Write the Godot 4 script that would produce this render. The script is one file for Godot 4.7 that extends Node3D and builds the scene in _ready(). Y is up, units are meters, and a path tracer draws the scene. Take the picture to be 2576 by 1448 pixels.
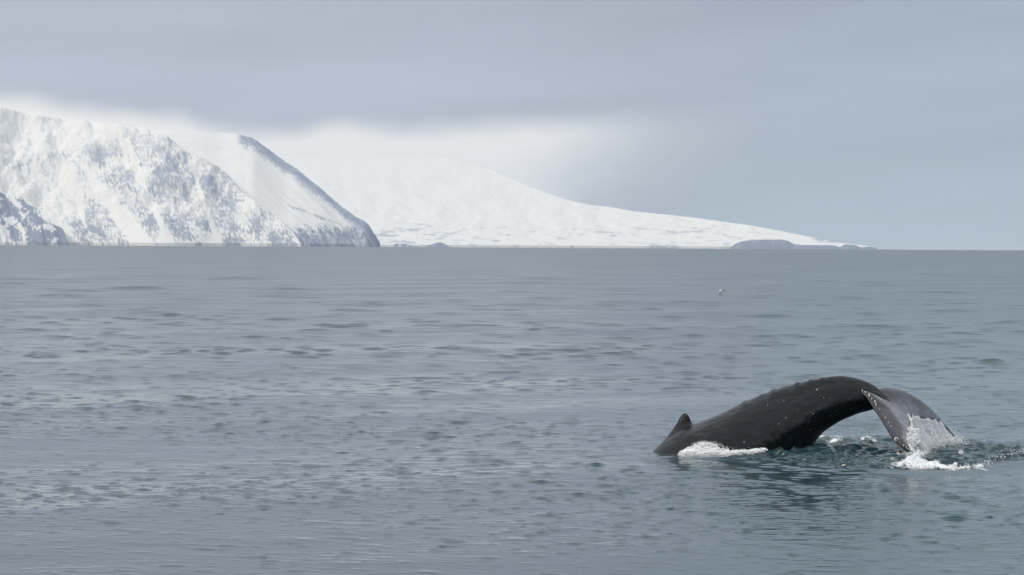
extends Node3D
# A humpback whale diving off a snowy coast, seen with a long lens from a deck 3.7 m above the sea.
# Traced points are given in pixels of a 2576 x 1448 view of the scene and turned into metres by ray().

const EYE := 3.7
const FOCAL := 6250.0
const EARTH := 6371000.0
const SEA_REACH := 26000.0
var cam_basis := Basis.from_euler(Vector3(-0.01699, 0.0, 0.00505))
var rng := RandomNumberGenerator.new()


# ---------------------------------------------------------------- helpers
func ray(dx: float, dy: float) -> Vector3:
	return cam_basis * Vector3((dx - 1288.0) / FOCAL, -(dy - 724.0) / FOCAL, -1.0)


func wp(dx: float, dy: float, dist: float) -> Vector3:        # the point at that distance along the coast's depth
	var r := ray(dx, dy)
	return Vector3(0, EYE, 0) + r * (dist / -r.z)


func zd(p: Vector2) -> Vector2:                               # whale tracing (close-up) to view pixels
	return Vector2((2500.0 + p.x / 1.71733) * 0.644, (1400.0 + p.y / 1.71733) * 0.644)


func zp(x: float, y: float, depth: float) -> Vector3:         # whale tracing to metres, depth towards the eye from 45 m
	var d := zd(Vector2(x, y))
	return wp(d.x, d.y, 45.0 - depth)


func zs(x: float, y: float) -> Vector3:                       # whale tracing to the level sea
	var d := zd(Vector2(x, y))
	var r := ray(d.x, d.y)
	return Vector3(0, EYE, 0) + r * (-EYE / r.y)


func noise(freq: float, seed_: int, octaves := 1, kind := FastNoiseLite.TYPE_SIMPLEX_SMOOTH) -> FastNoiseLite:
	var n := FastNoiseLite.new()
	n.seed = seed_
	n.noise_type = kind
	n.frequency = freq
	n.fractal_type = FastNoiseLite.FRACTAL_FBM if octaves > 1 else FastNoiseLite.FRACTAL_NONE
	n.fractal_octaves = octaves
	return n


func prof(a: PackedFloat32Array, x: float) -> float:          # smooth profile through x, y pairs
	var n := a.size() / 2
	if x <= a[0]:
		return a[1]
	for i in range(1, n):
		if x <= a[2 * i]:
			var x0 := a[2 * i - 2]
			var x1 := a[2 * i]
			var y0 := a[2 * i - 1]
			var y1 := a[2 * i + 1]
			var d := (y1 - y0) / (x1 - x0)
			var m0 := d
			var m1 := d
			if i > 1:
				m0 = 0.5 * (d + (y0 - a[2 * i - 3]) / (x0 - a[2 * i - 4]))
			if i < n - 1:
				m1 = 0.5 * (d + (a[2 * i + 3] - y1) / (a[2 * i + 2] - x1))
			var lim := 3.0 * absf(d)
			m0 = clampf(m0, -lim, lim)
			m1 = clampf(m1, -lim, lim)
			var t := (x - x0) / (x1 - x0)
			var t2 := t * t
			var t3 := t2 * t
			return (2.0 * t3 - 3.0 * t2 + 1.0) * y0 + (t3 - 2.0 * t2 + t) * (x1 - x0) * m0 + (3.0 * t2 - 2.0 * t3) * y1 + (t3 - t2) * (x1 - x0) * m1
	return a[2 * n - 1]


func curve3(keys: Array, t: float) -> Vector3:                # Catmull-Rom through Vector3 keys, t in 0..1
	var n := keys.size() - 1
	var f := clampf(t, 0, 1) * n
	var i := mini(int(f), n - 1)
	var a: Vector3 = keys[maxi(i - 1, 0)]
	var b: Vector3 = keys[i]
	var c: Vector3 = keys[i + 1]
	var d: Vector3 = keys[mini(i + 2, n)]
	return b.cubic_interpolate(c, a, d, f - i)


func tag(o: Node, label: String, category: String, kind := "", group := "") -> void:
	o.set_meta("label", label)
	o.set_meta("category", category)
	if kind:
		o.set_meta("kind", kind)
	if group:
		o.set_meta("group", group)


func put(called: String, mesh: Mesh, m: Material, parent: Node = self) -> MeshInstance3D:
	var o := MeshInstance3D.new()
	o.name = called
	o.mesh = mesh
	o.material_override = m
	parent.add_child(o, true)
	return o


func grid_mesh(pos: PackedVector3Array, cols: int, rows: int, colors := PackedColorArray(), uvs := PackedVector2Array(), flip := false) -> ArrayMesh:
	# vertices row by row; normals from the grid's own neighbours
	var nor := PackedVector3Array()
	nor.resize(pos.size())
	for j in rows:
		var ja := maxi(j - 1, 0) * cols
		var jb := mini(j + 1, rows - 1) * cols
		var jc := j * cols
		for i in cols:
			var u := pos[jc + mini(i + 1, cols - 1)] - pos[jc + maxi(i - 1, 0)]
			var v := pos[jb + i] - pos[ja + i]
			var n := u.cross(v)
			nor[jc + i] = (-n if flip else n).normalized()
	var idx := PackedInt32Array()
	idx.resize((cols - 1) * (rows - 1) * 6)
	var k := 0
	for j in rows - 1:
		for i in cols - 1:
			var a := j * cols + i
			var b := a + cols
			if flip:
				idx[k] = a; idx[k + 1] = a + 1; idx[k + 2] = b
				idx[k + 3] = a + 1; idx[k + 4] = b + 1; idx[k + 5] = b
			else:
				idx[k] = a; idx[k + 1] = b; idx[k + 2] = a + 1
				idx[k + 3] = a + 1; idx[k + 4] = b; idx[k + 5] = b + 1
			k += 6
	var arr := []
	arr.resize(Mesh.ARRAY_MAX)
	arr[Mesh.ARRAY_VERTEX] = pos
	arr[Mesh.ARRAY_NORMAL] = nor
	arr[Mesh.ARRAY_INDEX] = idx
	if colors.size():
		arr[Mesh.ARRAY_COLOR] = colors
	if uvs.size():
		arr[Mesh.ARRAY_TEX_UV] = uvs
	var m := ArrayMesh.new()
	m.add_surface_from_arrays(Mesh.PRIMITIVE_TRIANGLES, arr)
	return m


func blob_mesh(radial: int, rings: int) -> SphereMesh:
	var s := SphereMesh.new()
	s.radius = 0.5
	s.height = 1.0
	s.radial_segments = radial
	s.rings = rings
	return s


func scatter(called: String, xf: Array, m: Material, parent: Node = self) -> MultiMeshInstance3D:
	var mm := MultiMesh.new()
	mm.transform_format = MultiMesh.TRANSFORM_3D
	mm.mesh = blob_mesh(6, 3)
	mm.instance_count = xf.size()
	for i in xf.size():
		mm.set_instance_transform(i, xf[i])
	var o := MultiMeshInstance3D.new()
	o.name = called
	o.multimesh = mm
	o.material_override = m
	parent.add_child(o, true)
	return o


# ---------------------------------------------------------------- the sky: an even cloud deck with soft bands
func sky_color(az: float, el: float, n1: FastNoiseLite, n2: FastNoiseLite) -> Vector3:
	# az, el in degrees; az 0 is straight ahead, positive to the right. Linear radiance.
	var a := deg_to_rad(az)
	var rise := smoothstep(4.5, 45.0, el)
	var c := Vector3(0.478, 0.518, 0.612).lerp(Vector3(1.12, 1.13, 1.17), rise)
	# long flat bands of stratus, tilted a little up to the right
	var band := n1.get_noise_2d(az * 0.35 + el * 0.4, (el - az * 0.035) * 3.2)
	var fine := n2.get_noise_2d(az * 0.6, (el - az * 0.05) * 4.0)
	var k := 1.0 + 0.12 * band + 0.06 * fine
	# warmer, paler cloud to the left; cooler air to the right
	var cool := smoothstep(-6.0, 11.0, az) * (1.0 - smoothstep(40.0, 120.0, absf(az)))
	c = c.lerp(c * Vector3(0.89, 0.97, 0.98), cool)
	# thinner, brighter air low down on the open right, a darker deck higher up there
	var right := smoothstep(0.0, 7.0, az) * (1.0 - smoothstep(60.0, 140.0, absf(az)))
	c = c.lerp(Vector3(0.490, 0.592, 0.672), 0.95 * right * exp(-pow(el / 1.9, 2.0)))
	c *= 1.0 - 0.10 * smoothstep(-2.0, 8.0, az) * smoothstep(2.8, 5.2, el) * (1.0 - smoothstep(7.0, 16.0, el))
	c *= k * (1.0 + 0.055 * exp(-pow((el - 3.3) / 0.8, 2.0)) * (1.0 - smoothstep(-2.0, 6.0, az)) * smoothstep(-60.0, -30.0, az))
	# the lower edge of the deck: pale lit mist hangs under it in front of the snow
	if el < 9.0 and absf(az) < 75.0:
		var edge := 2.73 + 0.03 * az + 0.16 * n1.get_noise_2d(az * 1.6, 40.0) + 0.22 * n2.get_noise_2d(az * 1.3, el * 2.5)
		edge += 0.9 * (1.0 - smoothstep(-11.5, -5.0, az)) 
		var under := 1.0 - smoothstep(edge - 0.28, edge + 0.38 + 0.2 * smoothstep(-2.0, 3.0, az), el)
		var s0 := az - 0.9 * (el - 1.2) + 0.6 * n1.get_noise_2d(az * 1.7 + 60.0, el * 2.6) + 0.5 * n2.get_noise_2d(az * 2.0, el * 3.5)
		var side := 0.45 * (1.0 - smoothstep(-1.2, 2.2, s0)) + 0.55 * (1.0 - smoothstep(-1.6, 5.4, s0))
		side *= smoothstep(-75.0, -30.0, az)
		var mist := Vector3(1.055, 1.035, 1.02)
		mist = mist.lerp(Vector3(1.12, 1.10, 1.06), (1.0 - smoothstep(-13.0, -7.0, az)) * smoothstep(0.8, 2.6, el))
		mist *= 1.0 + 0.16 * (1.0 - smoothstep(0.8, 3.0, el))
		c = c.lerp(mist, under * side * 0.96)
		# dusky underside of the deck just over the mist
		var belly := exp(-pow((el - edge - 0.75) / 0.55, 2.0)) * (1.0 - smoothstep(0.0, 5.0, az)) * smoothstep(-14.0, -8.0, az)
		c *= 1.0 - 0.01 * belly
	return c


func make_sky() -> PanoramaSkyMaterial:
	var n1 := noise(0.09, 11, 3)
	var n2 := noise(0.22, 12, 4)
	var w := 4096
	var h := 2048
	var small := Image.create_empty(w / 8, h / 8, false, Image.FORMAT_RGBF)
	for y in h / 8:
		var el := 90.0 - (y + 0.5) / (h / 8) * 180.0
		for x in w / 8:                                           # the first column looks straight ahead
			var c := sky_color(wrapf((x + 0.5) / (w / 8) * 360.0, -180.0, 180.0), maxf(el, 0.0), n1, n2)
			small.set_pixel(x, y, Color(c.x, c.y, c.z))
	small.resize(w, h, Image.INTERPOLATE_BILINEAR)
	for y in range(h / 2 - 190, h / 2 + 30):
		var el := 90.0 - (y + 0.5) / h * 180.0
		for x in range(-220, 220):
			var c := sky_color((x + 0.5) / w * 360.0, maxf(el, 0.0), n1, n2)
			small.set_pixel(posmod(x, w), y, Color(c.x, c.y, c.z))
	var m := PanoramaSkyMaterial.new()
	m.panorama = ImageTexture.create_from_image(small)
	return m


# ---------------------------------------------------------------- the sea
var sea_oct: Array = []
var sea_len: PackedFloat32Array = []
var gust: FastNoiseLite
var churn: FastNoiseLite
var churn_fine: FastNoiseLite
var foam_n: FastNoiseLite
var sw_k: PackedVector2Array = []
var sw_a: PackedFloat32Array = []
var sw_p: PackedFloat32Array = []
var edge_line: PackedVector2Array = []                        # front crest of the whale's wake, x against z


func sea_setup() -> void:
	var r := RandomNumberGenerator.new()
	r.seed = 77
	var L := 0.14
	for k in 13:
		sea_len.append(L)
		sea_oct.append(noise(1.0 / L, 300 + k))
		L *= 1.75
	gust = noise(0.09, 21, 2)
	churn = noise(1.15, 22, 3)
	churn_fine = noise(3.6, 23, 2)
	foam_n = noise(2.3, 24, 3)
	for k in 9:
		var lam := 1.6 * pow(1.42, k)
		var dir := r.randf_range(-0.75, 0.75) + 0.35
		var kk := TAU / lam
		sw_k.append(Vector2(sin(dir), cos(dir)) * kk)
		sw_a.append((0.0055 if lam < 6.0 else 0.0085) / kk)
		sw_p.append(r.randf() * TAU)
	for q in [[-900, 640], [-200, 650], [60, 655], [300, 660], [800, 705], [1100, 742], [1500, 752], [1900, 752], [2200, 752], [2320, 726], [2576, 690], [3000, 640]]:
		var p := zs(q[0], q[1])
		edge_line.append(Vector2(p.x, p.z))


func edge_z(x: float) -> float:
	for i in range(1, edge_line.size()):
		if x <= edge_line[i].x:
			return lerpf(edge_line[i - 1].y, edge_line[i].y, (x - edge_line[i - 1].x) / (edge_line[i].x - edge_line[i - 1].x))
	return edge_line[-1].y


func wake(x: float, z: float) -> float:                       # how churned the water is, 0..1
	if x < 2.0 or x > 14.0 or z > -39.5 or z < -51.0:
		return 0.0
	var e := edge_z(x)
	var back := e - lerpf(2.2, 7.0, smoothstep(2.6, 5.5, x)) * (1.0 - 0.55 * smoothstep(7.5, 9.5, x))
	return smoothstep(e + 0.05, e - 0.35, z) * smoothstep(back - 1.2, back + 1.0, z) * smoothstep(2.9, 4.6, x) * (1.0 - smoothstep(11.0, 14.0, x))


func near_whale(x: float, z: float, wk: float) -> float:      # height the whale adds
	var h := 0.11 * exp(-pow((x - 5.1) / 1.2, 2.0) - pow((z + 44.9) / 0.65, 2.0))
	var e := edge_z(x)
	var d := z - e
	var along := smoothstep(2.4, 3.6, x) * (1.0 - smoothstep(11.0, 14.0, x))
	h += along * (0.045 * exp(-pow(d / (0.5 if d > 0.0 else 0.16), 2.0)) - 0.035 * exp(-pow((d + 0.75) / 0.4, 2.0)))
	h += wk * (0.11 * churn.get_noise_2d(x * 0.8, z) + 0.035 * churn_fine.get_noise_2d(x, z) + 0.025)
	return h


func make_sea(m: Material) -> void:
	sea_setup()
	# one polar sheet round the boat: fine columns ahead, coarse ones elsewhere, rows that follow the look of distance
	var ang := PackedFloat32Array()
	var half := deg_to_rad(14.5)
	var fine := 900
	for i in 70:
		ang.append(lerpf(-PI, -half, i / 70.0))
	for i in fine:
		ang.append(lerpf(-half, half, i / float(fine - 1)))
	for i in 70:
		ang.append(lerpf(half, PI, (i + 1) / 70.0))
	var rad := PackedFloat32Array()
	for r0 in [0.02, 4.0, 8.0, 12.0, 16.0, 19.0, 21.5, 23.5, 25.0]:
		rad.append(r0)
	var s := 9193.0 / 26.0
	while s > 5.0:
		rad.append(9193.0 / s)
		s -= 0.30
	while rad[-1] < SEA_REACH:
		rad.append(rad[-1] * 1.05)
	var cols := ang.size()
	var rows := rad.size()
	var pos := PackedVector3Array()
	var col := PackedColorArray()
	var uvs := PackedVector2Array()
	pos.resize(cols * rows)
	col.resize(cols * rows)
	uvs.resize(cols * rows)
	var sn := PackedFloat32Array()
	var cs := PackedFloat32Array()
	for a in ang:
		sn.append(sin(a))
		cs.append(cos(a))
	var deep := Vector3(0.027, 0.058, 0.070)
	var teal := Vector3(0.020, 0.048, 0.058)
	var white := Vector3(0.80, 0.83, 0.85)
	var near_noise := noise(1.0, 1)
	for j in rows:
		var r := rad[j]
		var dr := (rad[j + 1] - r) if j < rows - 1 else r * 0.05
		var drop := -r * r / (2.0 * EARTH)
		var use: Array = []
		var rough_v := clampf(log(maxf(r, 20.0) / 20.0) / log(150.0), 0.0, 1.0)
		var amp := PackedFloat32Array()
		var inv := PackedFloat32Array()
		var top := maxf(0.26, 3.4 * dr)
		for k in sea_oct.size():
			var lam := sea_len[k]
			var w := smoothstep(1.6 * dr, 3.2 * dr, lam)
			if lam > top:
				w *= pow(top / lam, 1.6)
			w *= 1.0 - smoothstep(400.0, 1600.0, r) * 0.5
			if w > 0.03:
				use.append(sea_oct[k])
				amp.append(w * minf(lam * 0.060, lerpf(0.065, 0.12, smoothstep(80.0, 250.0, r))))
		var chop := 1.3 * (1.0 - smoothstep(60.0, 300.0, r))
		var swell := 1.0 - smoothstep(500.0, 3000.0, r) * 0.4
		var nu := use.size()
		for i in cols:
			var x := r * sn[i]
			var z := -r * cs[i]
			var h := 0.0
			for k in sw_a.size():
				var kv := sw_k[k]
				h += sw_a[k] * sin(kv.x * x + kv.y * z + sw_p[k])
			h *= swell
			if r > 2500.0:
				h += 1.5 * smoothstep(2500.0, 6000.0, r) * near_noise.get_noise_2d(x / 45.0, z / 300.0)
			var g := 1.0 + 0.75 * gust.get_noise_2d(x * 0.55, z)
			var wk := wake(x, z)
			g *= 1.0 - 0.45 * wk
			var px := x * 0.42 + z * 0.10
			var pz := z - x * 0.12
			for k in nu:
				var n: float = (use[k] as FastNoiseLite).get_noise_2d(px, pz)
				var crest := maxf(0.0, n - 0.38)
				h += amp[k] * g * (0.13 * n + 3.7 * crest * crest)
			var c := deep
			if x > 1.5 and x < 14.0 and z < -39.5 and z > -51.0:
				h += near_whale(x, z, wk)
				c = c.lerp(teal, wk)
				var f := foam_amount(x, z, wk)
				if f > 0.0:
					c = c.lerp(white, f)
			var at := j * cols + i
			pos[at] = Vector3(x, h + drop, z + chop * h)
			col[at] = Color(c.x, c.y, c.z)
			uvs[at] = Vector2(0.5, rough_v)
	var o := put("sea", grid_mesh(pos, cols, rows, col, uvs), m)
	tag(o, "grey blue rippled sea reaching from the foreground to the horizon", "sea", "structure")
	print("sea ", cols, " x ", rows)


var foam_spots: Array = []


func foam_amount(x: float, z: float, wk: float) -> float:
	if foam_spots.is_empty():
		for q in [[1330, 545, 0.9, 1.3, 0.75], [1560, 552, 0.9, 1.0, 0.6], [540, 648, 0.75, 0.4, 1.5], [1870, 705, 0.5, 0.8, 1.4], [2010, 725, 0.8, 0.45, 1.15], [2160, 738, 0.5, 0.3, 1.0], [2420, 680, 0.6, 0.4, 0.5], [740, 680, 0.25, 0.2, 0.5], [1700, 640, 0.5, 0.8, 0.55]]:
			var p := zs(q[0], q[1])
			foam_spots.append([p.x, p.z, q[2], q[3], q[4]])
	var f := 0.0
	for q in foam_spots:
		var dx: float = (x - q[0]) / q[2]
		var dz: float = (z - q[1]) / q[3]
		var d := dx * dx + dz * dz
		if d < 6.0:
			f = maxf(f, q[4] * exp(-d))
	if f < 0.02 and wk < 0.3:
		return 0.0
	var n := foam_n.get_noise_2d(x, z * 0.55) + 0.5 * churn_fine.get_noise_2d(x * 2.0, z)
	return clampf(smoothstep(0.48, 0.85, f * 0.75 + n * 0.55), 0.0, 0.95)


# ---------------------------------------------------------------- land
const SNOW := Vector3(0.755, 0.75, 0.74)
const ROCK := Vector3(0.225, 0.27, 0.37)  # snow-dusted basalt, its colour paled and blued to stand in for haze
const DARK_ROCK := Vector3(0.145, 0.185, 0.275)  # darker tone for low rock and cliffs, with the same haze tint in it


func land_height(dy: float, dx: float, dist: float) -> float:
	return wp(dx, dy, dist).y


func make_mountain(m: Material) -> void:
	# front massif (a) and the long spur behind it that runs down to the headland (b)
	var ra := PackedFloat32Array([-400, 215, -200, 235, 0, 268, 60, 284, 110, 293, 180, 300, 250, 308, 320, 318, 380, 331, 420, 345, 452, 373, 520, 405, 568, 437, 604, 481, 648, 513, 700, 552, 740, 590, 790, 660, 1200, 760])
	var rb := PackedFloat32Array([-400, 300, 300, 322, 450, 330, 540, 334, 600, 339, 612, 342, 636, 349, 660, 366, 688, 387, 716, 407, 744, 425, 780, 454, 812, 479, 836, 501, 860, 521, 893, 545, 924, 563, 933, 577, 941, 590, 950, 602, 958, 622, 963, 650, 1200, 760])
	var cols := 620
	var rows := 320
	var relief := noise(0.0042, 41, 4)
	var gully := noise(0.009, 42, 4)
	var patch := noise(0.0075, 43, 4)
	var grain := noise(0.075, 44, 4)
	var strata := noise(0.055, 45, 2)
	var pos := PackedVector3Array()
	var col := PackedColorArray()
	for j in rows:
		var t := j / float(rows - 1)
		t = t * 1700.0
		for i in cols:
			var dx := lerpf(-330.0, 985.0, i / float(cols - 1))
			var base := 11800.0 + 90.0 * sin(dx * 0.012) + 120.0 * relief.get_noise_2d(dx * 0.25, 0.0)
			var dist := base + t
			var xw := (dx - 1288.0) / FOCAL * 12400.0
			var ha := land_height(prof(ra, dx), dx, dist)
			var hb := land_height(prof(rb, dx), dx, dist)
			# gullies run down the fall line, leaning a little to the right
			var lean := xw + t * 0.28
			var gl := gully.get_noise_2d(lean, t * 0.16)
			var rl := relief.get_noise_2d(xw, t * 0.6)
			var face_a := t * 0.80 + rl * 70.0 * smoothstep(0.0, 300.0, t) + gl * 10.0 * smoothstep(0.0, 120.0, t) + 1.0
			var face_b := hb - 0.50 * maxf(0.0, 1150.0 - t) + relief.get_noise_2d(xw * 0.6 + t * 0.9, t * 1.5) * 9.0
			var a := minf(face_a, ha + gl * 8.0)
			var b := minf(face_b, hb + grain.get_noise_2d(xw, 0.0) * 5.0)
			var h := maxf(a, b)
			var on_a := a >= b
			# where the bare rock shows through the snow, in pixels of the view for the big features
			var sy := 617.8 - (h - EYE) / dist * FOCAL + (dx - 1288.0) * 0.00505
			var p := 0.70 * patch.get_noise_2d(lean * 1.4, t * 0.8) + 0.95 * grain.get_noise_2d(lean, t * 0.42) + 0.28 * strata.get_noise_2d(xw * 0.22 + 20.0 * patch.get_noise_2d(xw, h), h * 0.9 + xw * 0.05)
			var rock := 0.0
			if on_a:
				var zone := -0.27 + 0.25 * smoothstep(585.0, 615.0, sy) * smoothstep(120.0, 200.0, dx)
				var bare := 0.0
				for q in [[245, 395, 48, 34], [315, 365, 46, 46], [395, 368, 52, 36], [430, 420, 46, 46], [300, 445, 36, 40], [455, 470, 40, 50], [350, 500, 36, 46], [395, 455, 24, 60], [520, 470, 44, 46], [570, 520, 46, 44], [235, 520, 34, 30], [205, 560, 34, 44], [255, 575, 44, 40], [390, 560, 40, 30], [450, 570, 34, 46], [510, 560, 30, 46], [590, 585, 56, 34], [650, 565, 46, 44], [700, 590, 46, 28], [40, 420, 22, 12], [150, 390, 26, 10], [110, 300, 26, 9]]:
					bare = maxf(bare, exp(-pow((dx - q[0]) / q[2], 2.0) - pow((sy - q[1]) / q[3], 2.0)))
				zone += 0.86 * bare
				# snow chutes
				for ch in [[212.0, 425.0, 345.0, 600.0, 10.0, 34.0], [474.0, 400.0, 548.0, 610.0, 4.0, 9.0], [320.0, 360.0, 372.0, 510.0, 9.0, 13.0], [372.0, 500.0, 430.0, 612.0, 8.0, 12.0], [300.0, 330.0, 318.0, 420.0, 5.0, 7.0], [165.0, 430.0, 210.0, 560.0, 30.0, 4.0]]:
					var f: float = (sy - ch[1]) / (ch[3] - ch[1])
					if f > -0.1 and f < 1.1:
						var off: float = absf(dx - lerpf(ch[0], ch[2], f)) / lerpf(ch[4], ch[5], clampf(f, 0, 1))
						zone -= 1.3 * (1.0 - smoothstep(0.75, 1.15, off + 0.25 * p))
				rock = smoothstep(-0.22, 0.72, p + zone - 0.08)
				rock *= 0.80
				rock *= 1.0 - 0.6 * (1.0 - smoothstep(300.0, 420.0, sy))
			else:
				var below := (sy - prof(rb, dx))
				var rim := 1.0 - smoothstep(16.0, 34.0, below + 18.0 * p)
				rock = rim * smoothstep(590.0, 612.0, dx) * clampf(0.92 + 0.5 * p, 0.0, 1.0)
				var low := smoothstep(562.0, 590.0, sy + 24.0 * p) * smoothstep(700.0, 760.0, dx)
				rock = maxf(rock, low * clampf(0.8 + 0.6 * p, 0.0, 1.0))
				var bandy := smoothstep(0.0, 0.2, 0.16 + 0.4 * p - absf(sy - (518.0 + (dx - 725.0) * 0.36)) / 18.0) * smoothstep(715.0, 740.0, dx) * (1.0 - smoothstep(870.0, 905.0, dx))
				rock = maxf(rock, bandy * 0.8)
			# the tide line is bare
			rock = maxf(rock, 0.45 * smoothstep(6.0, 2.0, h) * smoothstep(-0.15, 0.25, gl + grain.get_noise_2d(xw * 1.2, 9.0)))
			var c := SNOW.lerp(ROCK.lerp(DARK_ROCK, smoothstep(170.0, 30.0, h)), clampf(rock, 0.0, 1.0))
			pos.append(Vector3((dx - 1288.0) / FOCAL * dist, -60.0 if j == 0 else (h - 12.0 if h < 2.0 else h), -dist))
			col.append(Color(c.x, c.y, c.z))
	var o := put("snowy_mountain", grid_mesh(pos, cols, rows, col), m)
	tag(o, "steep snow covered mountain with rocky gullies and a headland at its right end", "mountain", "structure")


func make_crag(m: Material) -> void:
	var rc := PackedFloat32Array([-300, 470, -120, 476, -40, 480, 0, 484, 20, 489, 45, 490, 84, 501, 100, 514, 130, 522, 150, 534, 158, 550, 166, 556, 190, 562, 215, 570, 236, 576, 246, 588, 252, 600, 254, 625, 270, 660])
	# the photograph's crag ends at about a fifteenth of the frame's width
	var cols := 330
	var rows := 150
	var patch := noise(0.011, 51, 4)
	var grain := noise(0.05, 52, 3)
	var gully := noise(0.02, 53, 3)
	var pos := PackedVector3Array()
	var col := PackedColorArray()
	for j in rows:
		var t := j / float(rows - 1) * 420.0
		for i in cols:
			var u := lerpf(-300.0, 262.0, i / float(cols - 1))
			var dx := u * 0.655
			var dist := 11480.0 + 40.0 * sin(u * 0.03) + t
			var xw := (dx - 1288.0) / FOCAL * 11600.0
			var top := land_height(prof(rc, u), dx, dist)
			var gl := gully.get_noise_2d(xw + t * 0.3, t * 0.2)
			var h := minf(t * 1.0 + gl * 20.0 + 1.0, top + gl * 4.0)
			var sy := 617.8 - (h - EYE) / dist * FOCAL - 6.5
			var p := patch.get_noise_2d(xw + t * 0.4, h * 1.2) + 0.5 * grain.get_noise_2d(xw, h)
			var rock := smoothstep(-0.12, 0.28, p + 0.12 + 0.25 * smoothstep(40.0, 120.0, dx) - 0.45 * smoothstep(40.0, 0.0, dx) * smoothstep(540.0, 580.0, sy))
			rock = maxf(rock, 0.45 * smoothstep(6.0, 2.0, h) * smoothstep(-0.2, 0.2, gl))
			var c := SNOW.lerp(ROCK.lerp(DARK_ROCK, 0.6), 0.9 * rock)
			pos.append(Vector3((dx - 1288.0) / FOCAL * dist, -60.0 if j == 0 else (h - 12.0 if h < 2.0 else h), -dist))
			col.append(Color(c.x, c.y, c.z))
	var o := put("rocky_crag", grid_mesh(pos, cols, rows, col), m)
	tag(o, "low dark rocky crag patched with snow at the far left shore", "crag", "structure")


func make_far_hill(m: Material) -> void:
	var rf := PackedFloat32Array([640, 398, 1000, 392, 1090, 393, 1150, 401, 1210, 418, 1265, 440, 1330, 469, 1385, 490, 1440, 507, 1485, 516, 1530, 521, 1600, 533, 1680, 541, 1750, 549, 1830, 560, 1900, 570, 1970, 583, 2030, 595, 2060, 600, 2085, 601, 2100, 606, 2115, 611, 2150, 616, 2190, 622, 2205, 628, 2230, 650])
	var cols := 460
	var rows := 170
	var patch := noise(0.0034, 61, 4)
	var grain := noise(0.02, 62, 3)
	var pos := PackedVector3Array()
	var col := PackedColorArray()
	for j in rows:
		var t := pow(j / float(rows - 1), 1.4) * 3600.0
		for i in cols:
			var dx := lerpf(640.0, 2225.0, i / float(cols - 1))
			var dist := 16800.0 - 300.0 * smoothstep(1500.0, 2200.0, dx) + t
			var xw := (dx - 1288.0) / FOCAL * 17500.0
			var top := land_height(prof(rf, dx), dx, dist)
			var n := patch.get_noise_2d(xw, t * 0.7)
			var h := minf(3.0 + t * 0.10 + t * t * 0.00011 + n * 22.0 * smoothstep(0, 500, t) * (1.0 - 0.75 * smoothstep(1200.0, 2400.0, t)), top + n * 2.0)
			h = maxf(h, -30.0)
			var sy := 617.8 - (h - EYE) / dist * FOCAL + (dx - 1288.0) * 0.00505
			var p := patch.get_noise_2d(xw * 0.9 + h * 4.0, h * 9.0 - xw * 0.12) + 0.6 * grain.get_noise_2d(xw * 0.5, h * 2.2 - xw * 0.05)
			var rock := smoothstep(0.26, 0.62, p + 0.35 * patch.get_noise_2d(xw * 0.35, h * 2.0 + 900.0) - 0.05 + 0.12 * smoothstep(560.0, 610.0, sy) - 0.7 * smoothstep(580.0, 535.0, sy)) * 0.55
			rock = maxf(rock, 0.75 * smoothstep(0.0, 0.15, 0.10 + 0.1 * p - absf(sy - (596.0 - (dx - 1112.0) * 0.33)) / 60.0) * smoothstep(1104.0, 1112.0, dx) * (1.0 - smoothstep(1150.0, 1164.0, dx)))
			rock = maxf(rock, 0.75 * smoothstep(2035.0, 2060.0, dx) * (1.0 - smoothstep(2105.0, 2122.0, dx)) * smoothstep(-0.3, 0.2, p) * (1.0 - smoothstep(608.0, 614.0, sy)))
			var c := SNOW.lerp(ROCK, clampf(rock, 0, 1))
			pos.append(Vector3((dx - 1288.0) / FOCAL * dist, -80.0 if j == 0 else (h - 25.0 if h < -5.0 else h), -dist))
			col.append(Color(c.x, c.y, c.z))
	var o := put("snowy_hill", grid_mesh(pos, cols, rows, col), m)
	tag(o, "long gentle snow slope behind the headland running down to a low point on the right", "hill", "structure")


func make_cliff(called: String, label: String, category: String, outline: PackedFloat32Array, dist: float, deep: float, snowy: float, seed_: int, m: Material) -> void:
	# a low sea cliff: steep front, rounded snow-dusted top that falls away behind
	var patch := noise(0.02, seed_, 4)
	var x0 := outline[0]
	var x1 := outline[outline.size() - 2]
	var cols := maxi(24, int((x1 - x0) * 0.8))
	var rows := 26
	var pos := PackedVector3Array()
	var col := PackedColorArray()
	for j in rows:
		var t := j / float(rows - 1)
		for i in cols:
			var dx := lerpf(x0, x1, i / float(cols - 1))
			var d := dist + t * deep
			var xw := (dx - 1288.0) / FOCAL * dist
			var n := patch.get_noise_2d(xw, t * 60.0)
			var top := land_height(prof(outline, dx), dx, d)
			var shape := sqrt(clampf(t * 3.2 + 0.02, 0.0, 1.0)) if t < 0.6 else 1.0 - pow((t - 0.6) / 0.4, 2.0)
			var h := lerpf(-60.0, top + n * 1.5, shape)
			var rock := clampf(0.92 - 0.5 * smoothstep(0.28, 0.36, t) - snowy * smoothstep(0.0, 0.35, n), 0.0, 1.0)
			var c := SNOW.lerp(DARK_ROCK, rock)
			pos.append(Vector3((dx - 1288.0) / FOCAL * d, h, -d))
			col.append(Color(c.x, c.y, c.z))
	var o := put(called, grid_mesh(pos, cols, rows, col), m)
	tag(o, label, category, "structure")


# ---------------------------------------------------------------- the whale
var ring_keys: Array = []
var body_w: PackedFloat32Array = []
const RINGS := 150
const SEGS := 56


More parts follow.
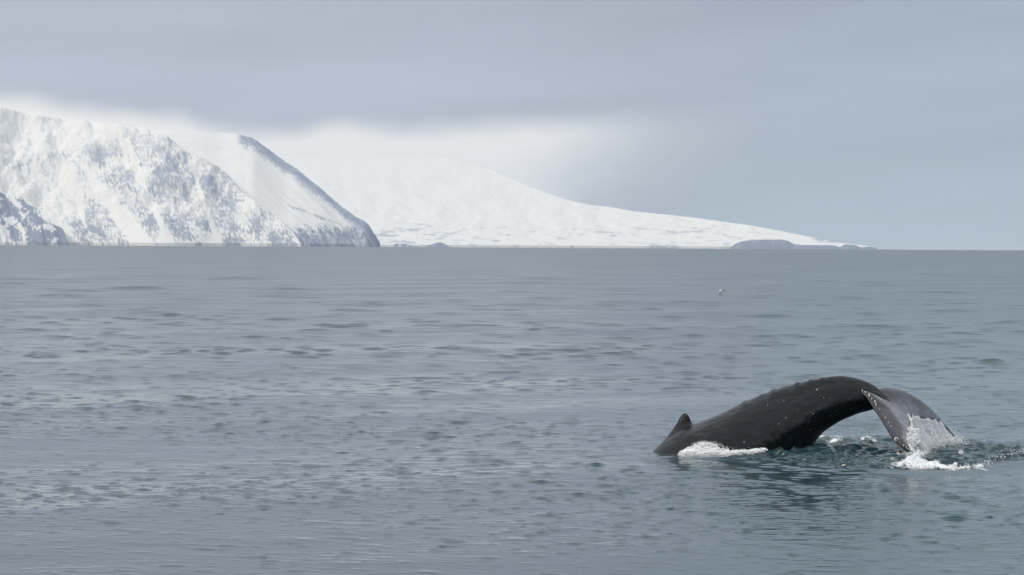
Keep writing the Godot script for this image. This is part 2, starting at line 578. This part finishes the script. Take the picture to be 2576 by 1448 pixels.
func whale_setup() -> void:
	# top and bottom of the body on the tracing, and half its breadth in metres, from under water to the fluke root
	ring_keys = [
		[-110, 885, 470, 1260, 1.00], [30, 684, 640, 1040, 1.00], [246, 486, 800, 880, 0.95], [395, 434, 900, 800, 0.88], [550, 371, 985, 745, 0.80],
		[710, 293, 1065, 690, 0.72], [900, 216, 1135, 622, 0.63], [1070, 168, 1190, 550, 0.54], [1200, 137, 1238, 495, 0.46], [1330, 120, 1318, 440, 0.38],
		[1420, 127, 1400, 400, 0.32], [1510, 154, 1485, 368, 0.27], [1580, 190, 1545, 352, 0.22], [1640, 240, 1590, 340, 0.17], [1680, 285, 1632, 345, 0.09]]


func whale_at(s: float) -> Array:                             # top, bottom, half breadth
	var top: Array = []
	var bot: Array = []
	var n := ring_keys.size()
	for k in n:
		var q: Array = ring_keys[k]
		var depth := lerpf(0.22, 0.0, k / float(n - 1))
		top.append(Vector3(q[0], q[1], depth))
		bot.append(Vector3(q[2], q[3], q[4]))
	var t := curve3(top, s)
	var b := curve3(bot, s)
	return [t, b]


func whale_point(s: float, th: float) -> Vector3:
	var tb := whale_at(s)
	var t: Vector3 = tb[0]
	var b: Vector3 = tb[1]
	var lift := 0.0
	for q in [[708, 7.0, 14.0], [822, 3.5, 16.0], [900, 7.0, 18.0], [985, 3.0, 14.0], [1062, 8.0, 13.0], [1150, 5.0, 14.0], [1230, 4.5, 14.0]]:
		lift += 1.5 * q[1] * exp(-pow((t.x - q[0] + 6.0) / q[2], 2.0))
	var c := cos(th)
	var sn := sin(th)
	var tp := zp(t.x - lift * 0.3, t.y - lift * pow(maxf(c, 0.0), 6.0) * 1.0, t.z)
	var bp := zp(b.x, b.y, t.z)
	var mid := tp.lerp(bp, 0.5)
	var up := (tp - bp) * 0.5
	var w := b.z
	var ridge := smoothstep(0.15, 0.55, s)
	var lat := sn * (1.0 - 0.42 * ridge * pow(maxf(c, 0.0), 1.5)) * (1.0 - 0.22 * ridge * pow(maxf(-c, 0.0), 1.5))
	# the flank's long fold between the lit upper side and the belly
	lat *= 1.0 + 0.10 * ridge * exp(-pow((absf(th) - 1.72) / 0.16, 2.0)) - 0.05 * ridge * exp(-pow((absf(th) - 2.05) / 0.2, 2.0))
	lat *= 1.0 + 0.045 * ridge * (exp(-pow((absf(th) - 1.1) / 0.14, 2.0)) - exp(-pow((absf(th) - 0.72) / 0.12, 2.0)))
	var side := Vector3(-0.12, 0.0, 0.99).normalized()
	return mid + up * c + side * (w * lat)


var fl_lead: Array = []
var fl_trail: Array = []


func fluke_setup() -> void:
	# leading and trailing edges from the far tip (first) over the midline to the near tip (last): tracing x, y and depth
	fl_lead = [[2112, 527, -1.70], [2085, 497, -1.60], [2048, 452, -1.46], [1990, 394, -1.28], [1930, 333, -1.10], [1855, 272, -0.86], [1785, 232, -0.64], [1705, 206, -0.42], [1630, 203, -0.20], [1530, 235, -0.05], [1470, 262, 0.06],
		[1462, 226, 0.21], [1490, 232, 0.30], [1527, 270, 0.40], [1562, 325, 0.54], [1610, 395, 0.80], [1655, 472, 1.06], [1700, 545, 1.30], [1755, 598, 1.48], [1800, 634, 1.60], [1826, 643, 1.68]]
	fl_trail = [[2112, 529, -1.70], [2085, 520, -1.60], [2058, 487, -1.46], [2030, 442, -1.28], [1996, 416, -1.10], [1950, 411, -0.86], [1905, 406, -0.64], [1865, 401, -0.42], [1826, 394, -0.20], [1804, 389, -0.05], [1798, 388, 0.06],
		[1803, 397, 0.21], [1808, 409, 0.30], [1815, 425, 0.40], [1818, 450, 0.54], [1812, 486, 0.80], [1794, 518, 1.06], [1790, 548, 1.30], [1806, 588, 1.48], [1826, 622, 1.60], [1832, 638, 1.68]]


func fluke_edge(keys: Array, u: float) -> Vector3:
	var a: Array = []
	for q in keys:
		a.append(Vector3(q[0], q[1], q[2]))
	var p := curve3(a, u)
	return zp(p.x, p.y, p.z)


func skin_mesh(st: SurfaceTool, pos: PackedVector3Array, col: PackedColorArray, cols: int, rows: int, flip: bool) -> void:
	var m := grid_mesh(pos, cols, rows, col, PackedVector2Array(), flip)
	st.append_from(m, 0, Transform3D())


func make_whale(skin: Material, shell: Material) -> void:
	whale_setup()
	fluke_setup()
	var root := Node3D.new()
	root.name = "humpback_whale"
	var origin := zs(900, 620)
	root.position = origin
	add_child(root)
	tag(root, "black humpback whale arching its back as it dives with water pouring off its flukes", "whale")
	var st := SurfaceTool.new()
	st.begin(Mesh.PRIMITIVE_TRIANGLES)
	var blot := noise(1.6, 71, 3)
	var scratch := noise(5.0, 72, 2)
	var black := Vector3(0.0080, 0.0105, 0.0140)
	var pos := PackedVector3Array()
	var col := PackedColorArray()
	for j in RINGS:
		var s := j / float(RINGS - 1)
		for i in SEGS + 1:
			var th := -PI + TAU * i / SEGS
			var p := whale_point(s, th)
			p += (p - whale_point(s, 0.0).lerp(whale_point(s, PI), 0.5)).normalized() * 0.012 * blot.get_noise_3d(p.x, p.y, p.z)
			var k := 1.0 + 0.55 * blot.get_noise_3d(p.x * 0.6, p.y * 2.0, p.z) + 0.35 * scratch.get_noise_3d(p.x * 0.5 + p.y, p.y * 2.2, p.z)
			k += 0.7 * blot.get_noise_2d(absf(th) * 3.2 + s * 1.5, s * 2.5)
			# brownish, scuffed band on the lower flank
			var scuff := exp(-pow((absf(th) - 1.75) / 0.22, 2.0)) * smoothstep(0.1, 0.3, s) * maxf(0.0, scratch.get_noise_3d(p.x * 1.6, p.y * 3.0, p.z) + 0.15)
			var c := black * clampf(k, 0.4, 1.9) + Vector3(0.030, 0.029, 0.027) * scuff
			pos.append(p - origin)
			col.append(Color(c.x, c.y, c.z))
	skin_mesh(st, pos, col, SEGS + 1, RINGS, false)
	# dorsal fin, flared where it grows out of the back
	var fl := [Vector3(140, 580, 0.45), Vector3(198, 505, 0.26), Vector3(243, 443, 0.14), Vector3(270, 396, 0.09), Vector3(287, 378, 0.06), Vector3(299, 371, 0.02)]
	var fr := [Vector3(500, 430, 0), Vector3(385, 440, 0), Vector3(350, 436, 0), Vector3(338, 408, 0), Vector3(322, 382, 0), Vector3(304, 371, 0)]
	pos = PackedVector3Array()
	col = PackedColorArray()
	var fin_rows := 28
	var fin_segs := 28
	var bd := whale_at(0.145)
	var fin_depth: float = (bd[0] as Vector3).z
	for j in fin_rows:
		var v := j / float(fin_rows - 1)
		var a := curve3(fl, v)
		var b := curve3(fr, v)
		for i in fin_segs + 1:
			var th := TAU * i / fin_segs
			var u := 0.5 - 0.5 * cos(th)
			var p := zp(lerpf(a.x, b.x, u), lerpf(a.y, b.y, u), fin_depth) 
			p += Vector3(-0.12, 0, 0.99) * (a.z * sin(th) * (1.0 - 0.45 * u))
			var k := 1.1 + 0.6 * scratch.get_noise_3d(p.x * 2.0, p.y * 2.0, p.z)
			pos.append(p - origin)
			col.append(Color(0.0095 * k, 0.0105 * k, 0.012 * k))
	skin_mesh(st, pos, col, fin_segs + 1, fin_rows, false)
	# the flukes: one lens-shaped blade from tip to tip, drooping on both sides of the midline ridge
	pos = PackedVector3Array()
	col = PackedColorArray()
	var span := 150
	var chord := 40
	var tooth := noise(9.0, 73, 2)
	for j in span:
		var u := j / float(span - 1)
		var a := fluke_edge(fl_lead, u)
		var b := fluke_edge(fl_trail, u)
		var ahead := fluke_edge(fl_lead, minf(u + 0.02, 1.0)) + fluke_edge(fl_trail, minf(u + 0.02, 1.0)) - fluke_edge(fl_lead, maxf(u - 0.02, 0.0)) - fluke_edge(fl_trail, maxf(u - 0.02, 0.0))
		var ch := b - a
		var n := ahead.cross(ch).normalized()
		if n.y < 0.0:
			n = -n
		var mid := absf(u - 0.5) * 2.0
		var thick := lerpf(0.085, 0.028, smoothstep(0.0, 0.9, mid)) * smoothstep(0.0, 0.06, 1.0 - mid + 0.02)
		b += ch.normalized() * (0.022 * tooth.get_noise_1d(u * 9.0) * smoothstep(0.1, 0.25, mid) * smoothstep(1.0, 0.85, mid))
		for i in chord + 1:
			var th := TAU * i / chord
			var q := 0.5 - 0.5 * cos(th)
			var p := a.lerp(b, q)
			var lens := sin(th) * (1.35 - 0.75 * q)
			p += n * (thick * lens)
			# ridge of the tail stock fading out along the midline
			if lens > 0.0:
				p += n * (0.14 * exp(-pow((u - 0.5) / 0.03, 2.0)) * (1.0 - q) * lens)
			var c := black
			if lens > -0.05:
				var grey := Vector3(0.205, 0.205, 0.235)  # grey upper side: sky sheen on the water film, painted into the colour
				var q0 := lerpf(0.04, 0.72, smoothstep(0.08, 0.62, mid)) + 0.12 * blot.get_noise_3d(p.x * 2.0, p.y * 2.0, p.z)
				var sheen := smoothstep(q0 - 0.1, q0 + 0.14, q)
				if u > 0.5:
					sheen = lerpf(0.22, 1.0, sheen)
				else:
					sheen = 0.42 + 0.58 * smoothstep(0.30, 0.78, q + 0.12 * blot.get_noise_3d(p.x * 2.0, p.y * 2.0, p.z))  # far lobe painted darker in front, as shading where it faces up and away
				sheen *= 1.0 - 0.65 * exp(-pow((u - 0.492) / 0.011, 2.0))  # shading line painted along the midline ridge to set the lobes apart
				c = black.lerp(grey, sheen * (1.0 - smoothstep(0.70, 0.92, mid)) * smoothstep(1.0, 0.93, q) * (0.85 + 0.3 * scratch.get_noise_3d(p.x, p.y, p.z)))
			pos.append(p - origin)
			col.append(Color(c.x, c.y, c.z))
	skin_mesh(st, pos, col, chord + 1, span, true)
	put("body", st.commit(), skin, root)
	# barnacles and pale scars, each a small raised lump on the skin
	var lump := blob_mesh(10, 5)
	var r := RandomNumberGenerator.new()
	r.seed = 5
	for k in 20:
		var s := r.randf_range(0.18, 0.72)
		var th := r.randf_range(1.2, 2.3) if k < 15 else r.randf_range(0.5, 1.3)
		var p := whale_point(s, th)
		var n := (p - whale_point(s, 0.0).lerp(whale_point(s, PI), 0.5)).normalized()
		if p.y < 0.12:
			continue
		lump_on(root, lump, shell, p - origin, n, r.randf_range(0.006, 0.015) * (1.7 if k % 9 == 0 else 1.0), r.randf_range(0.8, 1.9))
	for q in [[303, 388], [293, 412], [279, 440]]:
		lump_on(root, lump, shell, zp(q[0], q[1], fin_depth + 0.10) - origin, Vector3(0, 0, 1), 0.010, 1.9)
	for q in [[0.555, 0.03], [0.575, 0.03], [0.59, 0.06], [0.605, 0.04], [0.62, 0.07], [0.635, 0.05], [0.655, 0.06], [0.67, 0.10], [0.69, 0.08], [0.715, 0.10], [0.735, 0.13], [0.755, 0.12], [0.775, 0.15], [0.79, 0.2], [0.90, 0.12], [0.915, 0.2], [0.93, 0.15], [0.945, 0.25], [0.955, 0.4]]:
		var a := fluke_edge(fl_lead, q[0])
		var b := fluke_edge(fl_trail, q[0])
		lump_on(root, lump, shell, a.lerp(b, q[1]) + Vector3(0.02, 0.035, 0.05) - origin, Vector3(0.2, 0.3, 1).normalized(), r.randf_range(0.010, 0.024), r.randf_range(1.0, 2.6))
	var tor := TorusMesh.new()
	tor.inner_radius = 0.016
	tor.outer_radius = 0.04
	tor.rings = 18
	tor.ring_segments = 8
	var ring := put("barnacle", tor, shell, root)
	ring.position = zp(1722, 546, 1.36) - origin
	ring.rotation = Vector3(PI / 2, 0.3, 0)
	ring.set_meta("label", "ring shaped barnacle on the near fluke's edge")


func lump_on(root: Node3D, mesh: Mesh, m: Material, at: Vector3, n: Vector3, size: float, long: float) -> void:
	var o := put("barnacle", mesh, m, root)
	var x := n.cross(Vector3(0.3, 1, 0.2)).normalized()
	o.transform = Transform3D(Basis(x * size, n * size * 0.4, x.cross(n) * size * long), at)


# ---------------------------------------------------------------- white water
func droplet(at: Vector3, size: float, along := Vector3.UP, stretch := 1.0) -> Transform3D:
	var y := along.normalized()
	var x := y.cross(Vector3(0.31, 0.2, 0.93)).normalized()
	return Transform3D(Basis(x * size, y * size * stretch, x.cross(y) * size), at)


func make_splashes(m: Material) -> void:
	var r := RandomNumberGenerator.new()
	r.seed = 9
	var clump := noise(2.2, 81, 2)
	# water streaming off the trailing edge of both flukes
	var xf: Array = []
	for k in 1000:
		var u := r.randf_range(0.06, 0.965)
		var p := fluke_edge(fl_trail, u) + Vector3(0.01, -0.01, 0)
		var strand := clump.get_noise_1d(u * 8.0)
		var strong := 0.24 + 1.7 * strand + 0.8 * clump.get_noise_1d(u * 27.0 + 9.0)
		var drop := p.y - 0.02
		var lean := 0.46 + 0.16 * clump.get_noise_1d(u * 4.0 + 50.0) + r.randf_range(-0.03, 0.03) - 0.22 * smoothstep(0.6, 0.95, u)
		var count := int(lerpf(10.0, 250.0, clampf(strong, 0, 1)) * clampf(drop, 0.3, 1.4))
		for q in count:
			var f := pow(r.randf(), 0.85)
			var spread := 0.010 + 0.075 * f * f
			var at := p + Vector3(lean * drop * (0.35 * f + 0.65 * f * f), -drop * f, 0) + Vector3(r.randfn(0, spread), r.randfn(0, 0.02), r.randfn(0, spread * 1.4))
			xf.append(droplet(at, r.randf_range(0.004, 0.0095) * (1.0 - 0.2 * f), Vector3(lean * (0.35 + 1.3 * f), -1, 0), r.randf_range(3.0, 9.0) if f < 0.85 else r.randf_range(1.0, 2.5)))
	# thrown off the far tip
	for k in 1100:
		var f := r.randf()
		var p := zp(2105, 520, -1.6).lerp(zp(2190, 650, -1.4), f) + Vector3(r.randfn(0, 0.07), r.randfn(0, 0.07), r.randfn(0, 0.1))
		xf.append(droplet(p, r.randf_range(0.004, 0.011), Vector3(0.4, -1, 0), r.randf_range(1, 3)))
	# thin drips off the tail stock
	for q in [[1330, 440], [1395, 405], [1450, 385], [1530, 360]]:
		for k in 26:
			var f := r.randf()
			xf.append(droplet(zp(q[0] + f * 6.0, lerpf(q[1], 585.0, f), 0.0) + Vector3(r.randfn(0, 0.02), 0, r.randfn(0, 0.02)), r.randf_range(0.005, 0.009), Vector3.UP, 3.0))
	var a := scatter("falling_water", xf, m)
	tag(a, "curtain of white water pouring from the flukes into the sea", "water", "stuff")
	# bow wave breaking against the flank
	xf = []
	var topline := PackedFloat32Array([285, 648, 320, 622, 360, 592, 420, 567, 470, 573, 520, 583, 600, 610, 700, 620, 780, 618, 860, 614])
	var base := PackedFloat32Array([285, 650, 400, 656, 480, 659, 560, 656, 640, 648, 720, 638, 800, 624, 860, 614])
	for k in 330:
		var x := 290.0 + 560.0 * pow(r.randf(), 1.25)
		var lo := prof(base, x)
		var hi := prof(topline, x)
		var f := r.randf() * r.randf() if k % 3 else r.randf()
		var y := lerpf(lo, hi, f) + r.randfn(0, 2.0)
		if f > 0.2 and clump.get_noise_2d(x * 0.035, y * 0.05) < lerpf(-0.5, 0.05, f) + 0.45 * smoothstep(560.0, 800.0, x):
			continue
		var c := zp(x, y, lerpf(1.55, 1.12, f) - (x - 285.0) / 575.0 * 0.45 + r.randfn(0, 0.07))
		var big := r.randf_range(0.025, 0.075) * lerpf(1.2, 0.7, f) * lerpf(1.0, 0.55, smoothstep(500.0, 850.0, x))
		for q in int(26 + 900.0 * big):
			var d := Vector3(r.randfn(0, 1), r.randfn(0, 1), r.randfn(0, 1)).normalized() * big * (0.75 + 0.25 * r.randf())
			xf.append(droplet(c + d * Vector3(1.3, 1.0, 1.0), r.randf_range(0.009, 0.022), d, 1.0))
	for k in 700:
		var x := 285.0 + 575.0 * pow(r.randf(), 1.2)
		xf.append(droplet(zp(x, prof(topline, x) - absf(r.randfn(0, 9.0)) + 4.0, 1.2 - (x - 285.0) / 575.0 * 0.45 + r.randfn(0, 0.1)), r.randf_range(0.005, 0.012), Vector3.UP, r.randf_range(1.0, 2.0)))
	a = scatter("breaking_foam", xf, m)
	tag(a, "white foam breaking against the whale's flank below its dorsal fin", "foam", "stuff")
	# where the fluke strikes the water
	xf = []
	for k in 420:
		var x := 1800.0 + absf(r.randfn(0, 110)) if k < 290 else r.randf_range(1800, 2210)
		if x < 1800.0 or x > 2250.0:
			continue
		var f := absf(r.randfn(0, 0.62))
		var lo := 742.0 - 0.0005 * pow(minf(x - 1900.0, 0.0), 2.0)
		var high := 135.0 * exp(-pow((x - 1855.0) / 60.0, 2.0)) + 36.0 + 45.0 * exp(-pow((x - 2130.0) / 45.0, 2.0))
		var y := lo - f * high
		if clump.get_noise_2d(x * 0.025, y * 0.05) < -0.05 and f > 0.12 and x > 1930.0:
			continue
		var sea := zs(x, lo + 4.0)
		var c := zp(x, y, lerpf(sea.z + 45.0, 1.15, clampf(f * 1.5, 0.0, 1.0)) + r.randfn(0, 0.1))
		var big := r.randf_range(0.02, 0.07) * (0.8 if x < 1960.0 else 0.5)
		for q in int(24 + 850.0 * big):
			var d := Vector3(r.randfn(0, 1), r.randfn(0, 1), r.randfn(0, 1)).normalized() * big * (0.6 + 0.4 * r.randf())
			xf.append(droplet(c + d * Vector3(1.4, 1.0, 1.2), r.randf_range(0.008, 0.020), d, 1.0))
	for k in 130:
		var y := r.randf_range(640.0, 738.0)
		var x := r.randf_range(1806.0, 1880.0 + (y - 640.0) * 0.7)
		var c := zp(x, y, lerpf(1.3, 2.6, (y - 640.0) / 98.0) + r.randfn(0, 0.12))
		var big := r.randf_range(0.02, 0.055)
		for q in int(20 + 700.0 * big):
			var d := Vector3(r.randfn(0, 1), r.randfn(0, 1), r.randfn(0, 1)).normalized() * big * (0.5 + 0.5 * r.randf())
			xf.append(droplet(c + d * Vector3(1.2, 1.5, 1.2), r.randf_range(0.006, 0.015), Vector3(0.4, -1, 0), 1.6))
	for k in 2600:
		var f := absf(r.randfn(0, 0.5))
		var x := absf(r.randfn(0, 130)) + 1815.0
		xf.append(droplet(zp(x, 735.0 - f * 120.0 * exp(-pow((x - 1885.0) / 90.0, 2.0)), 1.2 - f * 0.8 + r.randfn(0, 0.15)), r.randf_range(0.004, 0.012), Vector3.UP, r.randf_range(1.0, 2.5)))
	a = scatter("splash_foam", xf, m)
	tag(a, "white splash where the near fluke tip strikes the sea", "splash", "stuff")
	# ragged crest of the wake to the right, and the spent foam beyond the body
	xf = []
	for k in 700:
		var x := r.randf_range(2150, 2640)
		var y := lerpf(738.0, 640.0, smoothstep(2230.0, 2600.0, x)) - 30.0 * absf(r.randfn(0, 0.5)) * smoothstep(2200, 2400, x) - 6.0
		if clump.get_noise_2d(x * 0.02, y * 0.05) + 0.5 * clump.get_noise_2d(x * 0.09, y * 0.2) < 0.14:
			continue
		var sea := zs(x, y + 14.0)
		xf.append(droplet(zp(x, y + r.randfn(0, 11.0), sea.z + 45.0), r.randf_range(0.005, 0.015), Vector3.UP, 1.2))
	a = scatter("wake_foam", xf, m)
	tag(a, "broken foam along the wake crest at the right edge of the picture", "foam", "stuff")


# ---------------------------------------------------------------- the gull
func make_gull(m: Material) -> void:
	# a fulmar-like bird gliding low, 190 m off, banking so that one wing points down at the water
	var at := wp(1815, 732, 190.0)
	var k := 190.0 / FOCAL * 0.644 / 20.68 * 1.12                     # metres per pixel of the bird's close-up
	var st := SurfaceTool.new()
	st.begin(Mesh.PRIMITIVE_TRIANGLES)
	var white := Vector3(0.80, 0.80, 0.78)
	var grey := Vector3(0.34, 0.35, 0.37)
	var dark := Vector3(0.045, 0.045, 0.055)
	# body from bill to tail, pointing to the left and towards the eye
	var pos := PackedVector3Array()
	var col := PackedColorArray()
	var keys := [Vector3(-130, -55, 230), Vector3(-105, -35, 170), Vector3(-70, -5, 120), Vector3(-20, 10, 50), Vector3(60, 0, -80), Vector3(130, -18, -190), Vector3(170, -22, -250)]
	var fat := [Vector3(4, 0, 0), Vector3(34, 0, 0), Vector3(52, 0, 0), Vector3(66, 0, 0), Vector3(56, 0, 0), Vector3(28, 0, 0), Vector3(12, 0, 0)]
	for j in 24:
		var s := j / 23.0
		var c := curve3(keys, s)
		var w := curve3(fat, s).x
		var fwd := (curve3(keys, minf(s + 0.03, 1.0)) - curve3(keys, maxf(s - 0.03, 0.0))).normalized()
		var sd := fwd.cross(Vector3.UP).normalized()
		var up := sd.cross(fwd)
		for i in 15:
			var th := TAU * i / 14.0
			var wide := 1.8 if s > 0.85 else 1.0
			pos.append((c + sd * (cos(th) * w * wide) + up * (sin(th) * w * (0.4 if s > 0.85 else 1.0))) * k)
			var shade := white if s < 0.45 or sin(th) < 0.3 else grey
			if s < 0.06:
				shade = Vector3(0.5, 0.42, 0.2)
			col.append(Color(shade.x, shade.y, shade.z))
	skin_mesh(st, pos, col, 15, 24, true)
	# wings: leading edge keys and chord
	for wing in [[Vector3(-20, 20, 60), Vector3(-70, -70, 170), Vector3(-130, -190, 260), Vector3(-215, -290, 300), 1.0], [Vector3(10, 22, 30), Vector3(120, 40, -60), Vector3(250, 10, -170), Vector3(400, -28, -330), -1.0]]:
		pos = PackedVector3Array()
		col = PackedColorArray()
		var wk := [wing[0], wing[1], wing[2], wing[3]]
		for j in 20:
			var s := j / 19.0
			var a := curve3(wk, s)
			var c := lerpf(170.0, 120.0, s) * sqrt(clampf(1.02 - s * s, 0.0, 1.0))
			var back := Vector3(0.5, -0.45 + 0.1 * s, -0.75)
			for i in 13:
				var th := TAU * i / 12.0
				var q := 0.5 - 0.5 * cos(th)
				pos.append((a + back * (c * q) + Vector3(0, sin(th) * 9.0 * (1.2 - q), 0)) * k)
				var shade := grey.lerp(white, 0.8 if sin(th) >= 0.0 and q < 0.5 else 0.0)
				shade = shade.lerp(dark, smoothstep(0.55, 0.8, s))
				if q > 0.75:
					shade = shade.lerp(dark, 0.7)
				col.append(Color(shade.x, shade.y, shade.z))
		skin_mesh(st, pos, col, 13, 20, wing[4] < 0.0)
	var root := Node3D.new()
	root.name = "gull"
	root.position = at
	add_child(root)
	tag(root, "small white and grey gull gliding low over the sea", "bird")
	put("body", st.commit(), m, root)


# ---------------------------------------------------------------- build
func matte(rough: float, spec := 0.3) -> StandardMaterial3D:
	var m := StandardMaterial3D.new()
	m.vertex_color_use_as_albedo = true
	m.roughness = rough
	m.metallic_specular = spec
	return m


func _ready() -> void:
	# camera
	var cam := Camera3D.new()
	cam.name = "camera"
	cam.transform = Transform3D(cam_basis, Vector3(0, EYE, 0))
	cam.fov = rad_to_deg(2.0 * atan(724.0 / FOCAL))
	cam.near = 0.5
	cam.far = 60000.0
	add_child(cam)
	cam.current = true
	# sky, air and exposure
	var env := Environment.new()
	env.background_mode = Environment.BG_SKY
	env.sky = Sky.new()
	env.sky.sky_material = make_sky()
	env.background_energy_multiplier = 1.0
	env.tonemap_mode = Environment.TONE_MAPPER_LINEAR
	env.tonemap_exposure = 1.0
	env.fog_enabled = true
	env.fog_density = 2.8e-5
	env.fog_light_color = Color(0.88, 0.945, 1.0)
	env.sdfgi_enabled = true
	env.ssao_enabled = true
	env.ssil_enabled = true
	var we := WorldEnvironment.new()
	we.name = "world_environment"
	we.environment = env
	add_child(we)
	# the sun through the overcast, from behind the left shoulder
	var sun := DirectionalLight3D.new()
	sun.name = "sun"
	sun.light_energy = 0.6
	sun.light_angular_distance = 14.0
	sun.light_color = Color(1.0, 0.96, 0.89)
	sun.shadow_enabled = true
	sun.rotation_degrees = Vector3(-38.0, -48.0, 0.0)
	add_child(sun)

	# the sea
	# waves too small to build make the water rougher the farther it lies
	var ramp := Gradient.new()
	ramp.offsets = PackedFloat32Array([0.0, 0.16, 0.40, 0.75, 1.0])
	var tones := PackedColorArray()
	for v in [0.10, 0.115, 0.19, 0.24, 0.26]:
		tones.append(Color(v, v, v))
	ramp.colors = tones
	var rough := GradientTexture2D.new()
	rough.gradient = ramp
	rough.width = 4
	rough.height = 512
	rough.fill_from = Vector2(0, 0)
	rough.fill_to = Vector2(0, 1)
	var water := matte(1.0, 0.36)
	water.roughness_texture = rough
	water.texture_repeat = false
	make_sea(water)

	# land
	var ground := matte(0.95, 0.1)
	make_mountain(ground)
	make_crag(ground)
	make_far_hill(ground)
	make_cliff("sea_cliff", "low dark sea cliff below the right end of the long snow slope", "cliff", PackedFloat32Array([1832, 632, 1838, 624, 1850, 614, 1866, 608, 1884, 605, 1930, 603, 1962, 603, 1984, 607, 1996, 614, 2030, 617, 2060, 617, 2100, 618, 2112, 622, 2125, 616, 2150, 617, 2165, 622, 2185, 621, 2204, 624, 2212, 632]), 15400.0, 300.0, 0.06, 91, ground)
	make_cliff("rock_islet", "dark humped rock at the shore right of the headland", "rock", PackedFloat32Array([1064, 630, 1072, 620, 1086, 615, 1106, 610, 1116, 613, 1128, 621, 1134, 630]), 15500.0, 160.0, 0.1, 92, ground)
	make_cliff("rock_shelf", "faint low rock shelf between the headland and the dark humped rock", "rock", PackedFloat32Array([982, 630, 988, 619, 998, 613, 1015, 614, 1040, 619, 1062, 622, 1068, 630]), 15600.0, 160.0, 0.5, 93, ground)

	# the whale, its white water, the gull
	var skin := matte(0.30, 0.34)
	var wrinkle := NoiseTexture2D.new()
	wrinkle.width = 512
	wrinkle.height = 512
	wrinkle.seamless = true
	wrinkle.noise = noise(0.012, 33, 5)
	skin.heightmap_enabled = true
	skin.heightmap_texture = wrinkle
	skin.heightmap_scale = 2.2
	skin.uv1_triplanar = true
	skin.uv1_scale = Vector3(0.5, 0.9, 0.9)
	var shell := StandardMaterial3D.new()
	shell.albedo_color = Color(0.62, 0.60, 0.53).linear_to_srgb()
	shell.roughness = 0.7
	make_whale(skin, shell)
	var froth := StandardMaterial3D.new()
	froth.albedo_color = Color(0.92, 0.94, 0.96).linear_to_srgb()
	froth.roughness = 0.35
	froth.backlight_enabled = true
	froth.backlight = Color(0.5, 0.5, 0.5)
	make_splashes(froth)
	make_gull(matte(0.8, 0.3))
